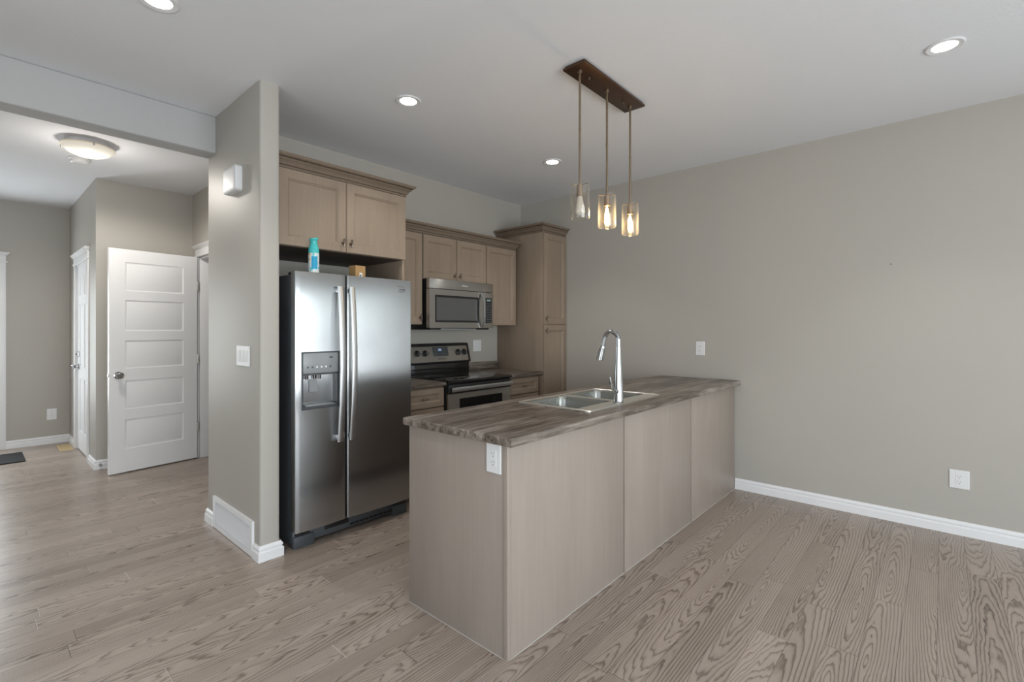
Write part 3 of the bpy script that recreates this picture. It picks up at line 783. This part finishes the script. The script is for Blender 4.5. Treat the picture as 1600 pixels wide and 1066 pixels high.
obj('door_top_band', MB().box(X0+.004, X1-.004, YD-.002, YD+.03, .808, .884, .003), 'black', od)
t = MB(); t.prism([(YD-.030, .826), (YD-.034, .829), (YD-.036, .844), (YD-.034, .859), (YD-.030, .862), (YD-.022, .862), (YD-.022, .826)], lambda a, b, k: (X0+.022+(X1-X0-.026)*k, a, b))
for x in (X0+.05, X1-.05): t.box(x-.012, x+.012, YD-.026, YD-.001, .832, .852)
obj('handle', t, 'steelbar', od)
obj('drawer', MB().box(X0+.004, X1-.004, YD+.002, YD+.03, .05, .200, .004), 'steelh', rg)

# ------------------------------------------------------------------ peninsula
XP, YP, YP2 = -2.868, -2.388, -1.734
pn = thing('peninsula_cabinet', 'taupe wood panelled peninsula cabinet under the long sink counter', 'cabinet', (-1.43, -2.06, 0))
obj('carcass', MB().box(XP+.02, -.003, YP+.016, YP2-.022, .10, .640, 0), 'cab', pn)
obj('toe_kick', MB().box(XP+.03, -.003, YP+.03, YP2-.085, 0, .10), 'underside', pn)
obj('end_panel', MB().box(XP, XP+.018, YP+.024, YP2, .0, .876, .001), 'pen', pn)
t = MB(); t.box(XP-.003, XP+.022, YP-.003, YP+.023, 0, .876, .003); obj('corner_post', t, 'pen', pn)
sx = [XP+.022, -1.906, -.955, -.004]
for i in range(3):
    obj('back_panel', MB().box(sx[i]+(.004 if i else 0), sx[i+1]-.008, YP, YP+.015, 0, .876, .0012), 'pen', pn)
for x in sx[1:3]:
    t = MB(); t.box(x-.0035, x+.0115, YP-.004, YP+.012, 0, .876, .0015); obj('batten', t, 'pen', pn)
obj('caulk_bead', MB().box(XP+.01, -.014, YP-.0025, YP+.002, 0, .0025).box(XP-.0025, XP+.002, YP, YP2, 0, .0025), 'caulk', pn)
w = (-.006-(XP+.022))/4
for i in range(4):
    a = XP+.022+w*i; d = shaker('door', a+.002, a+w-.002, .108, .866, YP2, pn, face=1); pull(a+.035 if i % 2 else a+w-.035, .80, YP2, d, face=1)

# sink counter
XC, YC, YC2 = -2.897, -2.434, -1.722
SX0, SX1, SY0, SY1 = -2.178, -1.318, -2.335, -1.830
t = MB().slab([XC, SX0+.025, SX1-.025, -.002], [YC, SY0+.02, SY1-.02, YC2], (), lambda u, v, d: (u, v, .914-d), .038, (), {(1, 1)})
bmesh.ops.recalc_face_normals(t.bm, faces=t.bm.faces[:])
def onb(v): return abs(v.co.x-XC) < 1e-4 or abs(v.co.y-YC) < 1e-4 or abs(v.co.y-YC2) < 1e-4
ed = []
for e in t.bm.edges:
    a, b = e.verts
    same = (abs(a.co.x-XC) < 1e-4 and abs(b.co.x-XC) < 1e-4) or (abs(a.co.y-YC) < 1e-4 and abs(b.co.y-YC) < 1e-4) or (abs(a.co.y-YC2) < 1e-4 and abs(b.co.y-YC2) < 1e-4)
    if same and (abs(a.co.z-b.co.z) < 1e-4 and len(e.link_faces) == 2 and e.calc_face_angle(0) > 1): ed.append(e)
bmesh.ops.bevel(t.bm, geom=ed, offset=.007, segments=3, affect='EDGES', profile=.5)
single('countertop', t, 'counter', 'long dark woodgrain peninsula countertop holding the double sink', 'countertop')

sk = thing('sink', 'stainless steel double bowl sink set in the peninsula countertop', 'sink', ((SX0+SX1)/2, (SY0+SY1)/2, .914))
B1 = (-2.140, -1.775, -2.235, -1.862); B2 = (-1.722, -1.357, -2.235, -1.862)
t = MB().slab([SX0+.012, B1[0], B1[1], B2[0], B2[1], SX1-.012], [SY0+.012, B1[2], B1[3], SY1-.012], (), lambda u, v, d: (u, v, .9195-d), .002, (), {(1, 1), (3, 1)})
o = rrect(SX0, SX1, SY0, SY1, .03, 5); i_ = rrect(SX0+.006, SX1-.006, SY0+.006, SY1-.006, .026, 5); i2 = rrect(SX0+.013, SX1-.013, SY0+.013, SY1-.013, .002, 5)
t.rings([[(x, y, .9142) for x, y in o], [(x, y, .9195) for x, y in o], [(x, y, .9225) for x, y in i_], [(x, y, .9196) for x, y in i2]], False, False)
obj('rim', t, 'sink', sk)
for (a, b, c, d) in (B1, B2):
    t = MB(); L = []
    for ins, r, z in ((0, .0005, .9195), (.001, .045, .9195), (.004, .05, .914), (.007, .052, .90), (.014, .055, .76), (.022, .055, .742), (.045, .05, .735)):
        L.append([(x, y, z) for x, y in rrect(a+ins, b-ins, c+ins, d-ins, r, 6)])
    # outer shell below
    for ins, r, z in ((.044, .05, .732), (.018, .055, .739), (.010, .055, .76), (.003, .052, .90), (.0, .0005, .9175)):
        L.append([(x, y, z) for x, y in rrect(a+ins, b-ins, c+ins, d-ins, r, 6)])
    bm = t.bm; V = [[bm.verts.new(p) for p in l] for l in L]; n = len(V[0])
    for k in (0, 1, 2, 3, 4, 5, 7, 8, 9, 10):
        for q in range(n):
            try: bm.faces.new((V[k][q], V[k][(q+1) % n], V[k+1][(q+1) % n], V[k+1][q]))
            except ValueError: pass
    bm.faces.new(V[6]); bm.faces.new(V[7])
    bs = obj('basin', t, 'basin', sk)
    obj('drain', MB().lathe([(.045, .7355), (.045, .738), (.036, .739), (.030, .7362), (.002, .7360)], ((a+b)/2, (c+d)/2, 0), 'z', 28), 'chrome', bs)

# faucet
FXc, FYc = -1.800, -2.292
fa = thing('faucet', 'tall chrome pull down kitchen faucet rising behind the sink', 'faucet', (FXc, FYc, .9195))
obj('base', MB().lathe([(.0275, .9199), (.0285, .924), (.0280, .930), (.0275, .975), (.0265, .995), (.0265, 1.000)], (FXc, FYc, 0), 'z', 32), 'chrome', fa)
t = MB(); t.lathe([(.0265, 1.000), (.0255, 1.03), (.0215, 1.10), (.0175, 1.18), (.0150, 1.240)], (FXc, FYc, 0), 'z', 32); obj('body', t, 'chrome', fa)
t = MB(); pts = [(FXc, FYc, 1.238)]; ra = .046; cz = 1.284
for k in range(0, 19):
    a = PI-(PI*.92)*k/18; pts.append((FXc, FYc+ra+ra*math.cos(a), cz+ra*math.sin(a)))
pts.append((FXc, pts[-1][1]+.0125, pts[-1][2]-.0485)); t.tube(pts, .0130, 18); obj('spout', t, 'chrome', fa)
e = Vector(pts[-1]); dr_ = (Vector(pts[-1])-Vector(pts[-2])).normalized()
t = MB(); t.tube([e, e+dr_*.012, e+dr_*.014, e+dr_*.05, e+dr_*.085, e+dr_*.088], [.0140, .0160, .0180, .0200, .0225, .0190], 20); obj('spray_head', t, 'chrome', fa)
t = MB(); t.tube([(FXc, FYc, .985), (FXc-.018, FYc, .986), (FXc-.040, FYc, .988)], [.014, .0145, .0125], 18)
t.tube([(FXc-.036, FYc, .988), (FXc-.056, FYc, 1.000), (FXc-.076, FYc, 1.022), (FXc-.092, FYc, 1.050), (FXc-.098, FYc, 1.076)], [.010, .0105, .009, .0065, .0045], 14); obj('lever', t, 'chrome', fa)

# ------------------------------------------------------------------ plates
def plate(t, w, h, place, r=.004):
    t.rings([[place(u, v, 0) for u, v in rrect(-w/2, w/2, -h/2, h/2, r, 4)], [place(u, v, .004) for u, v in rrect(-w/2, w/2, -h/2, h/2, r, 4)], [place(u, v, .006) for u, v in rrect(-w/2+.003, w/2-.003, -h/2+.003, h/2-.003, r, 4)]])
def outlet(label, c, ax, w=.078, h=.122, rw=.034):
    """duplex outlet on a wall; ax gives the (u direction, outward normal)"""
    u_, n_ = Vector(ax[0]), Vector(ax[1]); c = Vector(c)
    pl = lambda u, v, d: tuple(c+u_*u+Vector((0, 0, v))+n_*d)
    o = thing('wall_outlet', label, 'outlet', tuple(c))
    t = MB(); plate(t, w, h, pl); obj('cover_plate', t, 'plastic', o)
    t = MB(); t.rings([[pl(u, v, d) for u, v in rrect(-rw/2, rw/2, -.034, .034, .003, 3)] for d in (.005, .0078)]); rc = obj('receptacle', t, 'plastic', o)
    for s in (-1, 1):
        t = MB(); zc = s*.018
        for du, hh in ((-.0065, .0075), (.0065, .0065)): t.rings([[pl(du+a, zc+.004+b, d) for a, b in ((-.0011, -hh/2), (.0011, -hh/2), (.0011, hh/2), (-.0011, hh/2))] for d in (.0072, .0082)])
        t.rings([[pl(.0026*math.cos(2*PI*k/12), zc-.008+.0026*math.sin(2*PI*k/12), d) for k in range(12)] for d in (.0072, .0082)])
        obj('socket_slots', t, 'slot', rc)
    return o
RWALL = ((0, -1, 0), (-1, 0, 0)); BACK = ((1, 0, 0), (0, -1, 0)); ENDP = ((0, -1, 0), (-1, 0, 0))
outlet('white wall outlet on the right wall just above the peninsula counter', (0, -2.095, 1.176), RWALL)
outlet('white wide wall outlet low on the right wall above the baseboard', (0, -3.783, .362), RWALL, .098, .120)
outlet('white wall outlet under the counter edge on the peninsula end', (XP, -2.314, .811), ENDP, .082, .122)
outlet('white wall outlet low on the far hall wall', (-3.656, FY, .345), BACK, .085, .130)
o = thing('wall_outlet', 'white two switch plate on kitchen wall right of the stove backguard', 'switch plate', (-.715, 0, 1.172))
o.name = 'switch_plate'
pl = lambda u, v, d: (-.715+u, -d, 1.172+v)
t = MB(); plate(t, .116, .122, pl); obj('cover_plate', t, 'plastic', o)
for u0 in (-.024, .024):
    t = MB(); t.rings([[pl(u0+a, b, d) for a, b in rrect(-.017, .017, -.034, .034, .003, 3)] for d in (.005, .0085)]); obj('rocker', t, 'plastic', o)
o = thing('switch_plate', 'white three rocker switch plate on the partition wall', 'switch plate', (XS, -.500, 1.182))
pl = lambda u, v, d: (XS-d, -.500-u, 1.182+v)
t = MB(); plate(t, .205, .124, pl); obj('cover_plate', t, 'plastic', o)
for u0 in (-.056, 0, .056):
    t = MB(); t.rings([[pl(u0+a, b, d) for a, b in rrect(-.019, .019, -.036, .036, .003, 3)] for d in (.005, .0065)] + [[pl(u0+a, b, .0065+(.004 if b > 0 else .001)) for a, b in rrect(-.017, .017, -.033, .033, .003, 3)]]); obj('rocker', t, 'plastic', o)

# door chime on the partition
ch = thing('door_chime', 'white plastic door chime box high on the partition wall', 'door chime', (XS, -.375, 2.28))
pl = lambda u, v, d: (XS-d, -.375-u, 2.278+v)
t = MB(); L = []
for ins, d, r in ((0, 0, .018), (0, .034, .018), (.002, .039, .018), (.006, .0415, .018), (.02, .043, .018)):
    L.append([pl(u, v, d) for u, v in rrect(-.104+ins, .104-ins, -.078+ins, .080-ins, r, 5)])
t.rings(L); obj('cover', t, 'plastic', ch)
t = MB()
for k in range(3): t.box(XS-.041, XS-.0335, -.465, -.29, 2.205+.010*k, 2.209+.010*k, .001)
obj('sound_slots', t, 'rubber', ch)

# return air grille on the partition base
gr = thing('return_air_grille', 'large white return air grille at the foot of the partition', 'vent', (XS, -.33, 0))
G0, G1, GZ0, GZ1 = -.668, .012, .004, .212
pl = lambda u, v, d: (XS-.014+d, u, v)
obj('frame', MB().slab([G0, G0+.034, G1-.034, G1], [GZ0, GZ0+.03, GZ1-.03, GZ1], (), pl, .014, (), {(1, 1)}), 'trim', gr)
t = MB(); n = 24
for k in range(n):
    z = GZ0+.032+(GZ1-GZ0-.064)*(k+.5)/n
    t.prism([(-.012, z-.0018), (-.011, z-.0018), (-.002, z+.0035), (-.003, z+.0040)], lambda a, b, q: (XS+a, G0+.034+(G1-G0-.068)*q, b))
obj('louvres', t, 'trim', gr)
obj('backing', MB().box(XS-.0016, XS-.0002, G0+.03, G1-.03, GZ0+.03, GZ1-.03), 'plastic', gr)

# floor register, doormat, doorstop, nail
rg2 = thing('floor_register', 'small tan floor register beside the far hall wall', 'vent', (-3.585, 3.76, 0))
obj('frame', MB().slab([-3.640, -3.625, -3.540, -3.525], [3.56, 3.575, 3.945, 3.96], (), lambda u, v, d: (u, v, .005-d), .0045, (), {(1, 1)}), 'tan', rg2)
t = MB()
for k in range(14): t.box(-3.625, -3.540, 3.58+.026*k, 3.597+.026*k, .0008, .004)
obj('louvres', t, 'tan', rg2)
t = MB(); t.rings([[(x, y, z) for x, y in rrect(-4.66, -3.922, 3.27, 3.80, .012, 4)] for z in (.0005, .010)]); single('doormat', t, 'mat', 'black doormat on the hall floor in front of the front door', 'doormat')
t = MB(); t.lathe([(.012, 0), (.012, -.004), (.006, -.006), (.006, -.045), (.010, -.047), (.010, -.058), (.002, -.060)], (-3.470, HY-.013, .045), 'y', 16); single('door_stop', t, 'rubber', 'small grey rubber tipped door stop on the white hall baseboard', 'door stop')
t = MB(); t.lathe([(.0015, .004), (.0015, -.010), (.004, -.010), (.004, -.012), (.001, -.0125)], (0, -3.431, 1.803), 'x', 10); single('nail', t, 'grille', 'tiny grey nail alone in the bare right wall', 'nail')

# ------------------------------------------------------------------ lamps
def lamp(name, kind, loc, power, color=(1, 1, 1), **k):
    l = bpy.data.lights.new(name, kind); l.energy = power; l.color = color
    for a, v in k.items(): setattr(l, a, v)
    o = bpy.data.objects.new(name, l); COL.objects.link(o); o.location = loc; return o
WARM = (1, .95, .88)
def pot(label, x, y):
    o = thing('recessed_light', label, 'ceiling light', (x, y, H), group='recessed ceiling lights')
    t = MB(); t.lathe([(.080, -.0005), (.080, -.004), (.074, -.007), (.053, -.004), (.051, -.0005)], (x, y, H), 'z', 40, False, False); obj('trim_ring', t, 'plastic', o)
    t = MB(); t.lathe([(.0525, -.0008), (.0510, -.0045), (.030, -.0055), (.001, -.0056)], (x, y, H), 'z', 40); obj('lens', t, 'led', o)
    lamp('recessed_light_beam', 'SPOT', (x, y, H-.012), 23, WARM, spot_size=1.75, spot_blend=.6, shadow_soft_size=.05)
pot('round recessed light with wide visible trim at upper right above the bare wall', -1.000, -3.710)
pot('round recessed light in the ceiling straight above the refrigerator front', -2.460, -1.170)
pot('round recessed light in the ceiling nearest the pantry corner', -.956, -1.180)
pot('round recessed light cut by the top edge, left of the partition', -3.760, -1.120)

hl = thing('flush_ceiling_light', 'cream alabaster glass flush light on the hall ceiling', 'ceiling light', (-3.695, 1.255, H))
lc = (-3.695, 1.255, H)
obj('pan', MB().lathe([(.135, -.0005), (.140, -.025), (.150, -.034)], lc, 'z', 48), 'plastic', hl)
obj('rim', MB().lathe([(.150, -.030), (.166, -.036), (.168, -.044), (.160, -.050), (.150, -.050)], lc, 'z', 48, False, False), 'cream', hl)
obj('glass_bowl', MB().lathe([(.158, -.048), (.150, -.062), (.125, -.083), (.085, -.100), (.040, -.109), (.002, -.111)], lc, 'z', 48), 'bowl', hl)
for a in (.6, .6+2*PI/3, .6+4*PI/3):
    p = (lc[0]+.164*math.cos(a), lc[1]+.164*math.sin(a)); obj('clip', MB().lathe([(.003, H-.056), (.007, H-.052), (.007, H-.034), (.003, H-.030)], (p[0], p[1], 0), 'z', 12), 'nickel', hl)
lamp('flush_ceiling_light_glow', 'SPOT', (lc[0], lc[1], H-.125), 45, (1, .94, .86), shadow_soft_size=.06, spot_size=3.05, spot_blend=.35)
lamp('flush_ceiling_light_fill', 'POINT', (lc[0], lc[1], H-.32), 4, (1, .94, .86), shadow_soft_size=.08)
sm = thing('smoke_detector', 'round white smoke detector on the hall ceiling behind the flush light', 'smoke detector', (-3.686, 1.779, H))
obj('base', MB().lathe([(.072, -.0005), (.074, -.012), (.068, -.016)], (-3.686, 1.779, H), 'z', 36), 'plastic', sm)
obj('cover', MB().lathe([(.062, -.016), (.060, -.034), (.048, -.042), (.002, -.043)], (-3.686, 1.779, H), 'z', 36), 'plastic', sm)

pd = thing('pendant_light', 'bronze three light pendant with glass cylinders hanging over the sink', 'pendant light', (-1.79, -2.21, H))
t = MB(); t.box(-2.128, -1.452, -2.272, -2.148, H-.014, H-.0005, .002); t.box(-2.138, -1.442, -2.282, -2.138, H-.026, H-.013, .003); cn = obj('canopy', t, 'bronze', pd)
for x in (-1.985, -1.595): obj('screw_cap', MB().lathe([(.008, H-.026), (.008, H-.034), (.004, H-.040), (.001, H-.041)], (x, -2.21, 0), 'z', 14), 'slotcap', cn)
for x, lit in ((-2.078, 0), (-1.790, 1), (-1.505, 1)):
    y = -2.21; zt, zb = 2.146, 1.950
    obj('rod', MB().lathe([(.014, H-.026), (.014, H-.034), (.0065, H-.040), (.0065, H-.34), (.0075, H-.342), (.0075, H-.362), (.0065, H-.364), (.0065, zt-.008)], (x, y, 0), 'z', 16), 'rod', pd)
    sh = obj('glass_shade', MB().lathe([(.0525, zt), (.0525, zb+.006), (.050, zb), (.046, zb), (.0485, zb+.008), (.0485, zt)], (x, y, 0), 'z', 40, False, False), 'shade', pd)
    t = MB(); t.lathe([(.008, zt+.004), (.017, zt-.004), (.018, zt-.058), (.0195, zt-.060), (.0195, zt-.068), (.015, zt-.069)], (x, y, 0), 'z', 20)
    sc = obj('socket', t, 'socket', pd)
    t = MB()
    for a in (.5, .5+2*PI/3, .5+4*PI/3): t.tube([(x, y, zt-.006), (x+.0555*math.cos(a), y+.0555*math.sin(a), zt-.006)], .0028, 8)
    obj('shade_holder', t, 'rod', sc)
    bl = obj('bulb', MB().lathe([(.0135, zt-.066), (.015, zt-.076), (.021, zt-.108), (.0285, zt-.142), (.0300, zt-.153), (.026, zt-.163), (.014, zt-.170), (.001, zt-.172)], (x, y, 0), 'z', 28), 'bulbglass' if lit else 'bulbfrost', pd)
    if not lit: bl['label'] = 'unlit pale glass bulb'
    else: bl['label'] = 'glowing filament bulb'
    t = MB(); n = 5
    for k in range(n):
        a = 2*PI*k/n; t.tube([(x+.006*math.cos(a), y+.006*math.sin(a), zt-.082), (x+.013*math.cos(a), y+.013*math.sin(a), zt-.150)], .0014 if lit else .0008, 8)
    t.tube([(x, y, zt-.07), (x, y, zt-.152)], .0018, 8)
    obj('filament', t, 'filament' if lit else 'rod', bl)
    if lit: lamp('pendant_bulb_glow', 'POINT', (x, y, zt-.12), 2.5, (1, .76, .46), shadow_soft_size=.02)
